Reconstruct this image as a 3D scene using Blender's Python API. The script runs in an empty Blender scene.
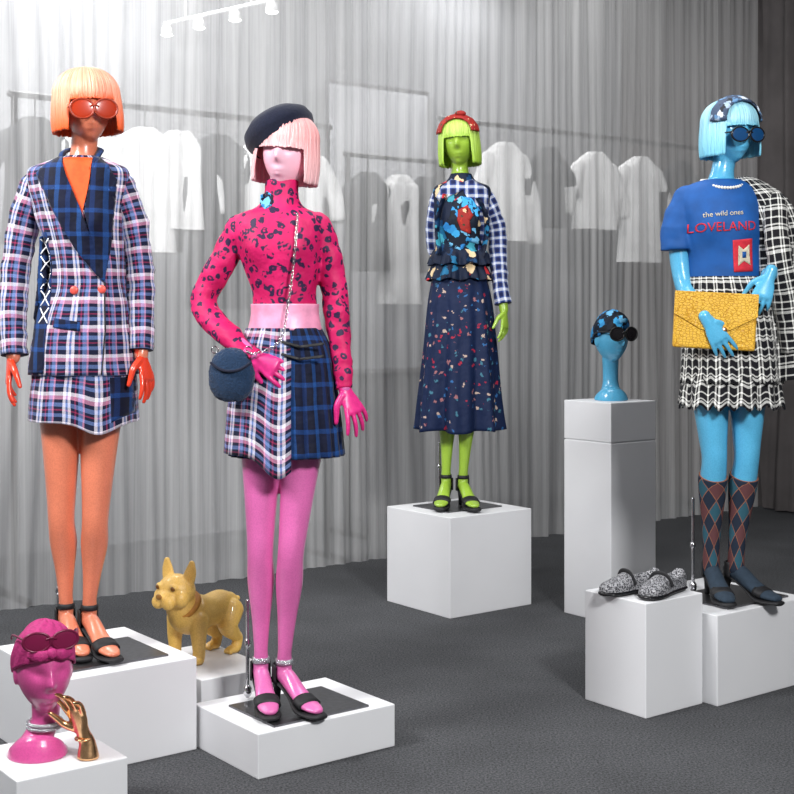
import bpy, bmesh, math, random
from mathutils import Vector, Matrix, noise
from mathutils.bvhtree import BVHTree
random.seed(4)
sc=bpy.context.scene
sc.view_settings.view_transform='Standard'
sc.view_settings.exposure=0.0
PI=math.pi
# ------------------------------------------------------------------ camera
FPX=1320.0; CAMH=1.32
cd=bpy.data.cameras.new('camera'); cam=bpy.data.objects.new('camera',cd); sc.collection.objects.link(cam)
cam.location=(0,0,CAMH); cam.rotation_euler=(PI/2,0,0)
cd.sensor_width=36; cd.lens=36*FPX/794; cd.shift_y=-(397-317)/794; cd.clip_start=.05
sc.camera=cam
# room axes (rotated plan)
ANG=math.radians(37.3)
U=Vector((math.cos(ANG),math.sin(ANG),0)); W=Vector((-math.sin(ANG),math.cos(ANG),0))
def room(a,b,z=0): return U*a+W*b+Vector((0,0,z))
# ------------------------------------------------------------------ materials
class NT:
    def __init__(s,name,rough=.6,spec=.4,metal=0,sheen=0,coat=0,color=None):
        s.m=bpy.data.materials.new(name); s.m.use_nodes=True; s.t=s.m.node_tree
        s.b=s.t.nodes['Principled BSDF']
        s.b.inputs['Roughness'].default_value=rough; s.b.inputs['Specular IOR Level'].default_value=spec
        s.b.inputs['Metallic'].default_value=metal; s.b.inputs['Sheen Weight'].default_value=sheen
        s.b.inputs['Coat Weight'].default_value=coat
        if color: s.b.inputs['Base Color'].default_value=(*color,1)
    def n(s,typ,**kw):
        x=s.t.nodes.new(typ)
        for k,v in kw.items(): setattr(x,k,v)
        return x
    def put(s,sock,v):
        if isinstance(v,bpy.types.NodeSocket): s.t.links.new(v,sock)
        elif v is not None:
            if isinstance(v,(tuple,list)) and len(v)==3 and sock.type=='RGBA': v=(*v,1)
            sock.default_value=v
    def M(s,op,a,b=None,c=None):
        x=s.n('ShaderNodeMath',operation=op); s.put(x.inputs[0],a); s.put(x.inputs[1],b); s.put(x.inputs[2],c); return x.outputs[0]
    def mix(s,f,a,b,blend='MIX'):
        x=s.n('ShaderNodeMix',data_type='RGBA',blend_type=blend); s.put(x.inputs[0],f); s.put(x.inputs[6],a); s.put(x.inputs[7],b); return x.outputs[2]
    def ramp(s,f,stops,interp='LINEAR'):
        x=s.n('ShaderNodeValToRGB'); x.color_ramp.interpolation=interp; e=x.color_ramp.elements
        while len(e)<len(stops): e.new(.5)
        for i,(p,c) in enumerate(stops):
            e[i].position=p; e[i].color=(c,c,c,1) if isinstance(c,(int,float)) else (*c,1)
        s.put(x.inputs[0],f); return x.outputs[0]
    def uv(s): return s.n('ShaderNodeTexCoord').outputs['UV']
    def obj(s): return s.n('ShaderNodeTexCoord').outputs['Object']
    def scale(s,v,k):
        x=s.n('ShaderNodeMapping'); s.put(x.inputs[0],v); x.inputs['Scale'].default_value=k; return x.outputs[0]
    def sep(s,v):
        x=s.n('ShaderNodeSeparateXYZ'); s.put(x.inputs[0],v); return x.outputs
    def noise(s,v,sc_,det=2,rough=.5,dist=0):
        x=s.n('ShaderNodeTexNoise'); s.put(x.inputs['Vector'],v); x.inputs['Scale'].default_value=sc_; x.inputs['Detail'].default_value=det
        x.inputs['Roughness'].default_value=rough; x.inputs['Distortion'].default_value=dist; return x.outputs[0]
    def warp(s,v,sc_,amt):
        x=s.n('ShaderNodeTexNoise'); s.put(x.inputs['Vector'],v); x.inputs['Scale'].default_value=sc_
        q=s.n('ShaderNodeVectorMath',operation='SCALE'); s.put(q.inputs[0],x.outputs['Color']); q.inputs['Scale'].default_value=amt
        d=s.n('ShaderNodeVectorMath',operation='ADD'); s.put(d.inputs[0],v); s.put(d.inputs[1],q.outputs[0]); return d.outputs[0]
    def vor(s,v,sc_,rnd=1,feat='F1'):
        x=s.n('ShaderNodeTexVoronoi',feature=feat); s.put(x.inputs['Vector'],v); x.inputs['Scale'].default_value=sc_; x.inputs['Randomness'].default_value=rnd; return x.outputs
    def bump(s,h,st=.3,d=.01):
        x=s.n('ShaderNodeBump'); s.put(x.inputs['Height'],h); x.inputs['Strength'].default_value=st; x.inputs['Distance'].default_value=d
        s.t.links.new(x.outputs[0],s.b.inputs['Normal'])
    def col(s,v): s.put(s.b.inputs['Base Color'],v); return s.m
def srgb(r,g,b):
    f=lambda c:((c/255+.055)/1.055)**2.4 if c/255>.04045 else c/255/12.92
    return (f(r),f(g),f(b))
def plain(name,c,rough=.5,metal=0,coat=0,spec=.4,bump=0,bs=60,sheen=0):
    k=NT(name,rough,spec,metal,sheen,coat)
    n=k.noise(k.obj(),bs,3)
    k.col(k.mix(k.ramp(n,[(.35,0),(.65,1)]),tuple(x*.86 for x in c),tuple(min(1,x*1.1) for x in c)))
    if bump: k.bump(n,bump,.004)
    return k.m
def skin(name,c,dark,rough=.3,face=None,zf=1.5,sp_=.14):
    k=NT(name,rough,.6,coat=.25)
    o=k.obj()
    sp=k.ramp(k.noise(o,240,2),[(.42,0),(.62,1)])
    big=k.ramp(k.noise(o,9,3),[(.35,0),(.7,1)])
    a=k.mix(big,c,tuple(min(1,x*1.15) for x in c)); f=k.M('MULTIPLY',sp,sp_)
    a=k.mix(f,a,dark)
    if face: a=k.mix(k.M('GREATER_THAN',k.sep(o)[2],zf),a,face)
    return k.col(a)
def plaid(name,pu,pv,su,sv,rough=.75,mixf=.5):
    k=NT(name,rough,.2,sheen=.1)
    uv=k.uv(); s_=k.sep(uv)
    wob=k.M('MULTIPLY',k.noise(uv,14,2),.008)
    u=k.M('FRACT',k.M('DIVIDE',k.M('ADD',s_[0],wob),pu)); v=k.M('FRACT',k.M('DIVIDE',k.M('ADD',s_[1],wob),pv))
    c=k.mix(mixf,k.ramp(u,su,'CONSTANT'),k.ramp(v,sv,'CONSTANT'))
    fine=k.ramp(k.noise(k.scale(uv,(1,1,1)),420,2),[(.3,.7),(.7,1.2)])
    c=k.mix(1,c,fine,'MULTIPLY')
    fold=k.noise(uv,11,3)
    k.bump(fold,.6,.025)
    return k.col(c)
NV=srgb(14,20,50); WH=srgb(236,228,240); MR=srgb(150,44,84); GB=srgb(104,128,182); BK=(.004,.004,.007); PK=srgb(208,140,172); WW=srgb(240,240,235)
m_plaid=plaid('plaid_wool',.088,.088,
  [(0,NV),(.22,WH),(.32,GB),(.39,WH),(.48,NV),(.60,MR),(.65,NV),(.72,GB),(.86,PK),(.92,NV)],
  [(0,NV),(.16,WH),(.28,PK),(.41,NV),(.52,GB),(.66,NV),(.74,MR),(.79,NV),(.88,GB)])
m_bplaid=plaid('blue_shadow_plaid',.07,.07,[(0,srgb(8,14,38)),(.3,srgb(28,76,140)),(.5,srgb(10,18,48)),(.8,srgb(20,50,104))],[(0,srgb(6,10,30)),(.4,srgb(24,66,128)),(.6,srgb(8,14,40))])
m_gingham=plaid('blue_check_cotton',.042,.042,[(0,srgb(18,26,70)),(.42,srgb(62,86,150)),(.55,srgb(214,220,236)),(.85,srgb(50,72,136))],[(0,srgb(18,26,70)),(.42,srgb(62,86,150)),(.55,srgb(214,220,236)),(.85,srgb(50,72,136))])
m_tweed=plaid('tweed_check',.07,.07,[(0,BK),(.16,WW),(.24,BK),(.32,WW),(.40,BK),(.72,WW),(.80,BK)],[(0,BK),(.12,WW),(.20,BK),(.28,WW),(.42,BK),(.76,WW),(.84,BK)])
def leopard():
    k=NT('magenta_print_jersey',.6,.3)
    o=k.obj(); v=k.vor(k.warp(o,38,.022),36,.8)
    ring=k.ramp(v[0],[(0,0),(.1,0),(.15,1),(.40,1),(.45,0)])
    br=k.ramp(k.noise(o,55,1),[(.38,0),(.44,1)])
    f=k.M('MULTIPLY',ring,br)
    k.bump(k.noise(o,16,3),.4,.025)
    base=k.mix(k.ramp(k.noise(o,8,2),[(.3,0),(.7,1)]),srgb(180,14,82),srgb(216,30,104))
    return k.col(k.mix(f,base,srgb(44,26,62)))
m_leop=leopard()
def floral(name,base,sc_,cols,th=.3,wamt=.03):
    k=NT(name,.65,.25)
    o=k.obj(); wv=k.warp(o,sc_*1.6,wamt); v=k.vor(wv,sc_,1)
    r=k.sep(v[1])[0]
    n=len(cols); c=k.ramp(r,[(i/n,cc) for i,cc in enumerate(cols)],'CONSTANT')
    w=k.M('ADD',v[0],k.M('MULTIPLY',k.noise(o,sc_*4,2),.3))
    f=k.ramp(w,[(0,1),(th+.1,1),(th+.14,0)])
    k.bump(k.noise(o,14,3),.4,.02)
    return k.col(k.mix(f,base,c))
DN=srgb(14,30,64)
m_floral=floral('floral_crepe',DN,34,[DN,srgb(180,158,146),srgb(44,96,150),srgb(160,36,60),DN,srgb(150,100,104),srgb(60,110,130)],.32,.035)
m_bodice=floral('patchwork_print',srgb(10,24,48),20,[srgb(26,100,140),srgb(190,44,50),srgb(12,22,44),srgb(214,190,150),srgb(18,60,100),srgb(60,150,170),srgb(12,20,40)],.5,.06)
m_scarf_r=floral('red_scarf_print',srgb(150,40,36),40,[srgb(30,60,40),srgb(230,190,150),srgb(190,50,30)],.3)
m_scarf_b=floral('blue_scarf_print',srgb(14,24,40),24,[srgb(60,160,215),srgb(110,180,220),srgb(20,24,30),srgb(50,140,200),srgb(40,120,185)],.55,.05)
m_scarf_g=floral('grey_scarf_print',srgb(60,74,98),34,[srgb(150,170,190),srgb(200,210,220),srgb(30,34,44),srgb(90,130,170)],.5,.05)
m_tee=plain('blue_jersey',srgb(12,78,148),.7,bump=.4,bs=18)
m_inner=plain('orange_jersey',srgb(228,84,30),.7)
m_band=plain('pale_pink_satin',srgb(230,152,184),.35,bump=.3,bs=30)
m_black=plain('black_suede',(.012,.012,.014),.6)
m_blackg=plain('black_gloss',(.01,.01,.012),.2)
m_navy=plain('navy_felt',srgb(20,25,46),.95,bump=.5,bs=200,sheen=.1)
m_fur=plain('blue_denim_plush',srgb(18,46,76),.9,bump=1,bs=170,sheen=.2)
m_chrome=plain('chrome',(.6,.6,.62),.18,1)
m_plate=plain('brushed_steel_plate',(.14,.14,.15),.3,.9)
m_gold=plain('gold_metal',srgb(240,190,140),.25,1)
m_pearl=plain('pearl_bead',srgb(225,222,215),.2,coat=.5)
m_silver=plain('crystal_silver',(.55,.56,.6),.2,.8,bump=1,bs=300)
def glit():
    k=NT('glitter_knit',.5,.5,.3); o=k.obj(); n=k.ramp(k.noise(o,190,2),[(.42,0),(.58,1)]); k.bump(n,.6,.004)
    return k.col(k.mix(n,srgb(50,50,56),srgb(180,180,184)))
m_glit=glit()
m_button=plain('coral_button',srgb(230,90,80),.3)
m_orange=skin('orange_mannequin',srgb(214,124,94),srgb(136,50,40))
m_orhand=skin('orange_red_lacquer',srgb(218,62,34),srgb(160,34,30),.25)
m_pink=skin('pink_mannequin',srgb(210,104,166),srgb(140,36,98),face=srgb(248,192,210),zf=1.50)
m_green=skin('green_mannequin',srgb(150,184,62),srgb(90,120,30))
m_blue=skin('blue_mannequin',srgb(84,168,206),srgb(30,100,150),.24)
m_purple=skin('magenta_mannequin',srgb(200,76,140),srgb(120,26,80))
m_dog=skin('yellow_resin',srgb(226,184,94),srgb(180,130,46),.5,sp_=.3)
def hairmat(name,top,bot,streak):
    k=NT(name,.38,.5); uv=k.uv(); s_=k.sep(uv)
    g=k.ramp(s_[1],[(0,top),(.45,top),(1,bot)])
    st=k.noise(k.scale(uv,(120,1.2,1)),1,3)
    k.bump(st,.9,.008)
    return k.col(k.mix(k.ramp(st,[(.4,0),(.7,.6)]),g,streak))
m_hor=hairmat('orange_wig',srgb(252,176,146),srgb(248,96,34),srgb(226,92,44))
m_hpk=hairmat('pale_pink_wig',srgb(250,182,180),srgb(250,206,208),srgb(226,136,146))
m_hgr=hairmat('green_wig',srgb(190,222,104),srgb(168,208,66),srgb(120,160,40))
m_hbl=hairmat('pale_blue_wig',srgb(170,226,240),srgb(130,210,235),srgb(80,160,200))
def lensm(name,c): return NT(name,.22,.5,color=c).m
m_lor=lensm('amber_lens',srgb(170,50,22)); m_lbl=lensm('blue_lens',srgb(20,66,112)); m_lpk=lensm('rose_lens',srgb(120,26,66)); m_ldk=lensm('dark_lens',srgb(30,26,30))
def white():
    k=NT('white_laminate',.45,.35); n=k.noise(k.obj(),3,2)
    return k.col(k.mix(n,srgb(216,217,220),srgb(228,228,230)))
m_white=white()
def carpet():
    k=NT('grey_carpet',.95,.1); o=k.obj()
    a=k.ramp(k.noise(o,140,3,.75),[(.3,srgb(33,34,36)),(.7,srgb(106,107,110))])
    b=k.ramp(k.noise(o,2.2,3),[(.3,.82),(.7,1.08)])
    k.bump(k.noise(o,210,2),.6,.01)
    return k.col(k.mix(1,a,b,'MULTIPLY'))
m_carpet=carpet()
def sheer(name='sheer_voile',lo=.26,hi=.58,c=.82):
    k=NT(name,.9,.1); t=k.t
    uv=k.uv()
    dn=k.noise(k.scale(uv,(11,.10,1)),1,5,.75)
    dif=k.n('ShaderNodeBsdfDiffuse'); dif.inputs[0].default_value=(c,c,c,1)
    tl=k.n('ShaderNodeBsdfTranslucent'); tl.inputs[0].default_value=(c,c,c,1)
    mx=k.n('ShaderNodeMixShader'); mx.inputs[0].default_value=.35; t.links.new(dif.outputs[0],mx.inputs[1]); t.links.new(tl.outputs[0],mx.inputs[2])
    tr=k.n('ShaderNodeBsdfTransparent'); m2=k.n('ShaderNodeMixShader')
    t.links.new(k.ramp(dn,[(.3,lo),(.7,hi)]),m2.inputs[0]); t.links.new(tr.outputs[0],m2.inputs[1]); t.links.new(mx.outputs[0],m2.inputs[2])
    t.links.new(m2.outputs[0],t.nodes['Material Output'].inputs[0])
    return k.m
m_sheer=sheer()
m_drape=plain('charcoal_drape',srgb(84,80,80),.95,bs=4)
m_wall=plain('painted_wall',srgb(142,143,146),.9,bs=1.5)
m_ceil=plain('ceiling_paint',srgb(170,170,170),.9,bs=1)
m_gw=plain('white_garment',srgb(253,253,253),.9,bs=8); m_gg=plain('grey_garment',srgb(58,60,64),.9,bs=8); m_ps=plain('poster_paper',srgb(180,181,185),.9,bs=3)
def yellow():
    k=NT('mustard_croc_leather',.4,.5); uv=k.obj()
    v=k.vor(k.scale(uv,(1,1,1.4)),80,.8,'DISTANCE_TO_EDGE')
    e=k.ramp(v[0],[(0,0),(.1,1)]); k.bump(e,.5,.004)
    b=k.mix(k.noise(uv,9,2),srgb(206,152,34),srgb(236,192,66))
    return k.col(k.mix(e,srgb(184,128,28),b))
m_yel=yellow()
def argyle():
    k=NT('argyle_knit',.9,.1); uv=k.uv(); s_=k.sep(uv)
    a=k.M('DIVIDE',s_[0],.062); b=k.M('DIVIDE',s_[1],.085)
    p=k.M('ADD',a,b); q=k.M('SUBTRACT',a,b)
    fp=k.M('FLOOR',p); fq=k.M('FLOOR',q)
    ck=k.M('MODULO',k.M('ABSOLUTE',k.M('ADD',fp,fq)),2.0)
    ck2=k.M('MODULO',k.M('ABSOLUTE',fp),2.0)
    c=k.mix(ck,srgb(40,48,62),k.mix(ck2,srgb(96,62,64),srgb(50,88,102)))
    lp=k.M('ABSOLUTE',k.M('SUBTRACT',k.M('FRACT',k.M('ADD',p,.5)),.5)); lq=k.M('ABSOLUTE',k.M('SUBTRACT',k.M('FRACT',k.M('ADD',q,.5)),.5))
    ln=k.M('LESS_THAN',k.M('MINIMUM',lp,lq),.03)
    return k.col(k.mix(ln,c,srgb(140,92,72)))
m_arg=argyle()
# ------------------------------------------------------------------ geometry
def spl(pts,sub):
    n=len(pts); out=[]
    for i in range(n-1):
        p0=pts[max(i-1,0)]; p1=pts[i]; p2=pts[i+1]; p3=pts[min(i+2,n-1)]
        for k in range(sub):
            t=k/sub; r=[]
            for a,b,c,d in zip(p0,p1,p2,p3):
                r.append(.5*((2*b)+(-a+c)*t+(2*a-5*b+4*c-d)*t*t+(-a+3*b-3*c+d)*t**3))
            out.append(r)
    out.append(list(pts[-1])); return out
class Geo:
    def __init__(s): s.v=[]; s.f=[]; s.uv=[]
    def rows(s,rows,closed=True,cap=(1,1),circ=.5,v0=0):
        n=len(rows[0]); b=len(s.v)
        vv=[v0]
        for i in range(1,len(rows)):
            vv.append(vv[-1]+(Vector(rows[i][0])-Vector(rows[i-1][0])).length)
        for r in rows: s.v+= [Vector(p) for p in r]
        m=n if closed else n-1
        dv=n if closed else n-1
        for i in range(len(rows)-1):
            for j in range(m):
                k=(j+1)%n
                s.f.append((b+i*n+j,b+i*n+k,b+(i+1)*n+k,b+(i+1)*n+j))
                u0=j/dv*circ; u1=(j+1)/dv*circ
                s.uv.append([(u0,vv[i]),(u1,vv[i]),(u1,vv[i+1]),(u0,vv[i+1])])
        if cap[0]: s.f.append(tuple(b+j for j in range(n))); s.uv.append([(0,0)]*n)
        if cap[1]: e=b+(len(rows)-1)*n; s.f.append(tuple(e+j for j in reversed(range(n)))); s.uv.append([(0,0)]*n)
    def tube(s,pts,n=20,ref=(0,1,0),rnd=(1,1),cap=(1,1),sub=4,wr=0):
        L=spl([[*p[0],p[1],p[2] if len(p)>2 else p[1]] for p in pts],sub) if sub>1 and len(pts)>1 else [[*p[0],p[1],p[2] if len(p)>2 else p[1]] for p in pts]
        P=[Vector(l[:3]) for l in L]; ref=Vector(ref)
        T=[(P[min(i+1,len(P)-1)]-P[max(i-1,0)]).normalized() for i in range(len(P))]
        st=[(P[i],T[i],L[i][3],L[i][4]) for i in range(len(P))]
        if rnd[0]:
            p,t,a,b=st[0]; m=min(a,b); st=[(p-t*m*math.sin(x),t,a*math.cos(x),b*math.cos(x)) for x in (1.4,1.1,.75,.35)]+st
        if rnd[1]:
            p,t,a,b=st[-1]; m=min(a,b); st=st+[(p+t*m*math.sin(x),t,a*math.cos(x),b*math.cos(x)) for x in (.35,.75,1.1,1.4)]
        rows=[]; mr=max(x[2] for x in st)
        for p,t,a,b in st:
            B=t.cross(ref).normalized(); C=B.cross(t).normalized(); r=[]
            for j in range(n):
                th=2*PI*j/n; q=B*math.cos(th)*a+C*math.sin(th)*b
                if wr:
                    w=noise.noise((p+q)*22)*wr+noise.noise(Vector(((p+q).x*12,(p+q).y*12,(p+q).z*55)))*wr*.7
                    q=q*(1+w/max(a,.01))
                r.append(p+q)
            rows.append(r)
        s.rows(rows,True,cap,circ=2*PI*mr)
    def ring(s,c,M,R,r,n=32,m=8,sx=1,sy=1):
        rows=[]
        for i in range(n+1):
            a=2*PI*i/n; row=[]
            for j in range(m):
                b=2*PI*j/m
                row.append(c+M@Vector(((R+r*math.cos(b))*math.cos(a)*sx,r*math.sin(b),(R+r*math.cos(b))*math.sin(a)*sy)))
            rows.append(row)
        s.rows(rows,True,(0,0),2*PI*r)
    def ball(s,c,r,M=None,n=20,m=12):
        M=M or Matrix.Identity(3); rr=Vector(r) if not isinstance(r,(int,float)) else Vector((r,r,r)); rows=[]
        for i in range(m+1):
            ph=.02+(PI-.04)*i/m
            rows.append([c+M@Vector((rr.x*math.sin(ph)*math.cos(2*PI*j/n),rr.y*math.sin(ph)*math.sin(2*PI*j/n),rr.z*math.cos(ph))) for j in range(n)])
        s.rows(rows)
    def box(s,c,h,M=None):
        M=M or Matrix.Identity(3); b=len(s.v)
        for x in(-1,1):
            for y in(-1,1):
                for z in(-1,1): s.v.append(c+M@Vector((x*h[0],y*h[1],z*h[2])))
        for f in((0,1,3,2),(4,6,7,5),(0,4,5,1),(2,3,7,6),(0,2,6,4),(1,5,7,3)):
            s.f.append(tuple(b+i for i in f)); s.uv.append([(0,0),(.3,0),(.3,.3),(0,.3)])
    def loft(s,spec,n=72,mod=None,cap=(1,1),th0=90,arc=360,sub=6):
        L=spl(spec,sub); rows=[]; closed=arc==360
        for i,l in enumerate(L):
            t=i/(len(L)-1); row=[]
            for j in range(n):
                th=math.radians(th0+arc*j/(n if closed else n-1))
                dr,dz=mod(th,t,l[2]) if mod else (0,0)
                row.append((l[0]+(l[3]+dr)*math.cos(th),l[1]+(l[4]+dr)*math.sin(th),l[2]+dz))
            rows.append(row)
        mr=max((l[3]+l[4])/2 for l in L)
        s.rows(rows,closed,cap,2*PI*mr*abs(arc)/360)
def mesh_obj(name,g,mat,smooth=True,fix=True):
    me=bpy.data.meshes.new(name); me.from_pydata([tuple(v) for v in g.v],[],g.f)
    ul=me.uv_layers.new(name='UVMap'); k=0
    if g.uv and len(g.uv)==len(g.f):
        for f in g.uv:
            for q in f: ul.data[k].uv=q; k+=1
    if fix:
        bm=bmesh.new(); bm.from_mesh(me); bmesh.ops.recalc_face_normals(bm,faces=bm.faces); bm.to_mesh(me); bm.free()
    me.materials.append(mat)
    if smooth: me.polygons.foreach_set('use_smooth',[True]*len(me.polygons))
    o=bpy.data.objects.new(name,me); sc.collection.objects.link(o); return o
def bake(o):
    bpy.context.view_layer.update()
    dg=bpy.context.evaluated_depsgraph_get(); me=bpy.data.meshes.new_from_object(o.evaluated_get(dg))
    o.modifiers.clear(); old=o.data; o.data=me; bpy.data.meshes.remove(old)
    me.polygons.foreach_set('use_smooth',[True]*len(me.polygons))
def remesh(name,g,mat,vox=.005,sm=4):
    o=mesh_obj(name,g,mat)
    r=o.modifiers.new('r','REMESH'); r.mode='VOXEL'; r.voxel_size=vox; r.use_smooth_shade=True
    s_=o.modifiers.new('s','SMOOTH'); s_.iterations=sm; s_.factor=.5
    bake(o)
    if not o.data.materials: o.data.materials.append(mat)
    return o
def solid(o,t,off=0):
    m=o.modifiers.new('sol','SOLIDIFY'); m.thickness=t; m.offset=off; return o
def bev(o,w,seg=2):
    m=o.modifiers.new('bev','BEVEL'); m.width=w; m.segments=seg; m.limit_method='ANGLE'; return o
def bvh(o): return BVHTree.FromPolygons([v.co.copy() for v in o.data.vertices],[tuple(p.vertices) for p in o.data.polygons])
class Group:
    def __init__(s,name,o): s.name=name; s.o=Vector(o); s.items=[]
    def add(s,ob): s.items.append(ob); return ob
    def done(s):
        e=bpy.data.objects.new(s.name,None); sc.collection.objects.link(e); e.location=s.o; e.empty_display_size=.1
        for ob in s.items:
            ob.data.transform(Matrix.Translation(-s.o)); ob.parent=e
        return e
def recenter(o,c):
    c=Vector(c); o.data.transform(Matrix.Translation(-c)); o.location=c; return o
# ------------------------------------------------------------------ figure drafting sheet: elevation units -> metres
class Fig(Group):
    def __init__(s,name,depth,basez,cx):
        s.d=depth; s.s=FPX/depth; s.bz=basez
        super().__init__(name,((cx-397)/s.s,depth,basez))
    def p(s,px,py,dy=0): return Vector(((px-397)/s.s,s.d+dy,CAMH-(py-317)/s.s))
    def R(s,spec,add=0):
        out=[]
        for q in spec:
            c=s.p(q[0],q[1],q[4] if len(q)>4 else 0); out.append([c.x,c.y,c.z,q[2]/s.s+add,q[3]+add])
        return out
    def T(s,pts,add=0):
        return [(s.p(q[0],q[1],q[2]),q[3]/s.s+add) for q in pts]
def rot(yaw,roll=0,pitch=0):
    return Matrix.Rotation(math.radians(yaw),3,'Z')@Matrix.Rotation(math.radians(roll),3,'Y')@Matrix.Rotation(math.radians(pitch),3,'X')
def head(g,c,M,k=1):
    n=56; m=44; rows=[]
    for i in range(m+1):
        ph=.03+(PI-.06)*i/m; row=[]
        for j in range(n):
            th=2*PI*j/n
            x=.072*math.sin(ph)*math.cos(th); y=.094*math.sin(ph)*math.sin(th); z=.116*math.cos(ph); q=z/.116
            if q<0:
                x*=1-.36*q*q; y*=(1-.4*q*q) if y>0 else (1-.08*q*q)
            if y<0:
                w=min(1,-y/.05)
                y-=w*.025*math.exp(-(x/.011)**2)*math.exp(-((z+.026)/(.012 if z<-.026 else .026))**2)
                y+=w*.012*math.exp(-((abs(x)-.031)/.016)**2-((z-.006)/.014)**2)
                y-=w*.009*math.exp(-(x/.02)**2-((z+.060)/.006)**2)
                y-=w*.009*math.exp(-(x/.018)**2-((z+.074)/.006)**2)
                y-=w*.008*math.exp(-(x/.02)**2-((z+.1)/.012)**2)
            row.append(c+M@Vector((x,y,z))*k)
        rows.append(row)
    g.rows(rows)
    for sx in (-1,1):   # ears
        g.ball(c+M@Vector((sx*.071,.012,-.01))*k,Vector((.008,.018,.03))*k,M,12,8)
def wig(F,name,c,M,mat,fringe=.008,side=-.1,top=.124,rx=.097,ry=.11,fw=44):
    n=240; R=30; rows=[]; z0=.035
    for i in range(R+1):
        t=i/R; row=[]
        for j in range(n):
            a=2*PI*j/n; ad=abs(math.degrees(a if a<PI else a-2*PI))
            k=min(1,max(0,(ad-fw+3)/6)); k=k*k*(3-2*k)
            zb=fringe*(1-k)+side*k+.005*noise.noise(Vector((math.cos(a)*16,math.sin(a)*16,3)))
            if t<.5:
                f=t/.5*PI/2; r=max(.02,math.sin(f))**.9; z=z0+(top-z0)*math.cos(f)
            else:
                q=(t-.5)/.5; z=z0+(zb-z0)*q; r=1+(.07*math.sin(q*PI*.62)*k-.03*q**4*k)
            st=noise.noise(Vector((math.cos(a)*22,math.sin(a)*22,t*1.4)))*.026*min(1,t*3)
            r*=1+st
            row.append(c+M@Vector((rx*r*math.sin(a),-ry*r*math.cos(a)+.004,z)))
        rows.append(row)
    b=Geo(); b.rows(rows,True,(1,0),1.0)
    k=0
    for i in range(R):
        for j in range(n):
            b.uv[k]=[(j/n,i/R),((j+1)/n,i/R),((j+1)/n,(i+1)/R),(j/n,(i+1)/R)]; k+=1
    o=mesh_obj(name,b,mat); solid(o,.006,-1); F.add(o); return o
def band(F,name,c,M,mat,w0,w1,rx=.104,top=.131,span=100,z0=.035,ry=.114):
    g=Geo(); rows=[]
    for i in range(33):
        a=math.radians(-span+2*span*i/32); row=[]
        for j in range(9):
            w=w0+(w1-w0)*j/8; k=math.sqrt(max(.1,1-(w/ry)**2))*(1+.02*math.sin(j/8*PI)+.012*math.sin(i*1.3+j))
            zc=math.cos(a); z=z0+(top-z0)*k*zc if zc>0 else z0+.12*zc
            row.append(c+M@Vector((rx*k*(math.sin(a) if zc>0 else math.copysign(1,a)),w,z)))
        rows.append(row)
    g.rows(rows,False,(0,0)); o=F.add(mesh_obj(name,g,mat)); solid(o,.006); return o
def glasses(F,c,M,lens,frame,z=-.016,r=.029,sx=1.1,sy=.85,y=-.112,k=1):
    g=Geo(); l=Geo()
    for s_ in(-1,1):
        cc=c+M@Vector((s_*.036*k,y+.004,z)); Mr=M@Matrix.Rotation(math.radians(s_*8),3,'Z')
        g.ring(cc,Mr,r,.0035,28,8,sx,sy)
        l.ball(cc,(r*sx,.003,r*sy),Mr,24,10)
        a=c+M@Vector((s_*.068*k,y+.008,z+.008)); b_=c+M@Vector((s_*.082*k,-.02,z+.008)); d_=c+M@Vector((s_*.08*k,.02,z-.01))
        g.tube([(a,.003),(b_,.003),(d_,.003)],8,(0,0,1))
    g.tube([(c+M@Vector((-.012,y-.001,z+.006)),.003),(c+M@Vector((0,y-.004,z+.010)),.003),(c+M@Vector((.012,y-.001,z+.006)),.003)],8,(0,0,1))
    F.add(mesh_obj('sunglasses_frame',g,frame)); F.add(mesh_obj('sunglasses_lenses',l,lens))
def hand(g,w,d,nrm,side,k=1.0,curl=.25,spread=.1,wr=.021,thumb=.7):
    d=Vector(d).normalized(); nrm=Vector(nrm); nrm=(nrm-d*nrm.dot(d)).normalized(); ac=d.cross(nrm).normalized()*side
    g.tube([(w-d*.02*k,wr,wr*.85),(w+d*.02*k,.024*k,.016*k),(w+d*.05*k,.034*k,.013*k),(w+d*.085*k,.036*k,.0105*k)],24,nrm)
    offs=[.029,.0098,-.0098,-.028]; lens=[.072,.08,.075,.059]; sp=[1.3,.4,-.5,-1.4]
    for i in range(4):
        p=w+d*(.075-.004*abs(i-1))*k+ac*offs[i]*k; dd=(d+ac*spread*sp[i]).normalized(); pts=[(p,.0086*k)]; ang=curl*(.5+.15*i)
        for fr in(.44,.31,.25):
            v=dd*math.cos(ang)+nrm*math.sin(ang); p=p+v*lens[i]*fr*k*1.12; pts.append((p,(.0084-.0022*(1-fr*2))*k if fr>.3 else .006*k)); ang+=curl*(1+.15*i)
        g.tube(pts,12,ac,sub=3)
    p=w+d*.022*k+ac*.02*k; v=(d*.62+ac*thumb+nrm*.35).normalized(); v2=(d*.85+ac*thumb*.4+nrm*.4).normalized()
    g.tube([(p,.013*k),(p+v*.038*k,.0115*k),(p+v*.038*k+v2*.03*k,.0095*k),(p+v*.038*k+v2*.056*k,.0075*k)],12,nrm,sub=3)
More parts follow.
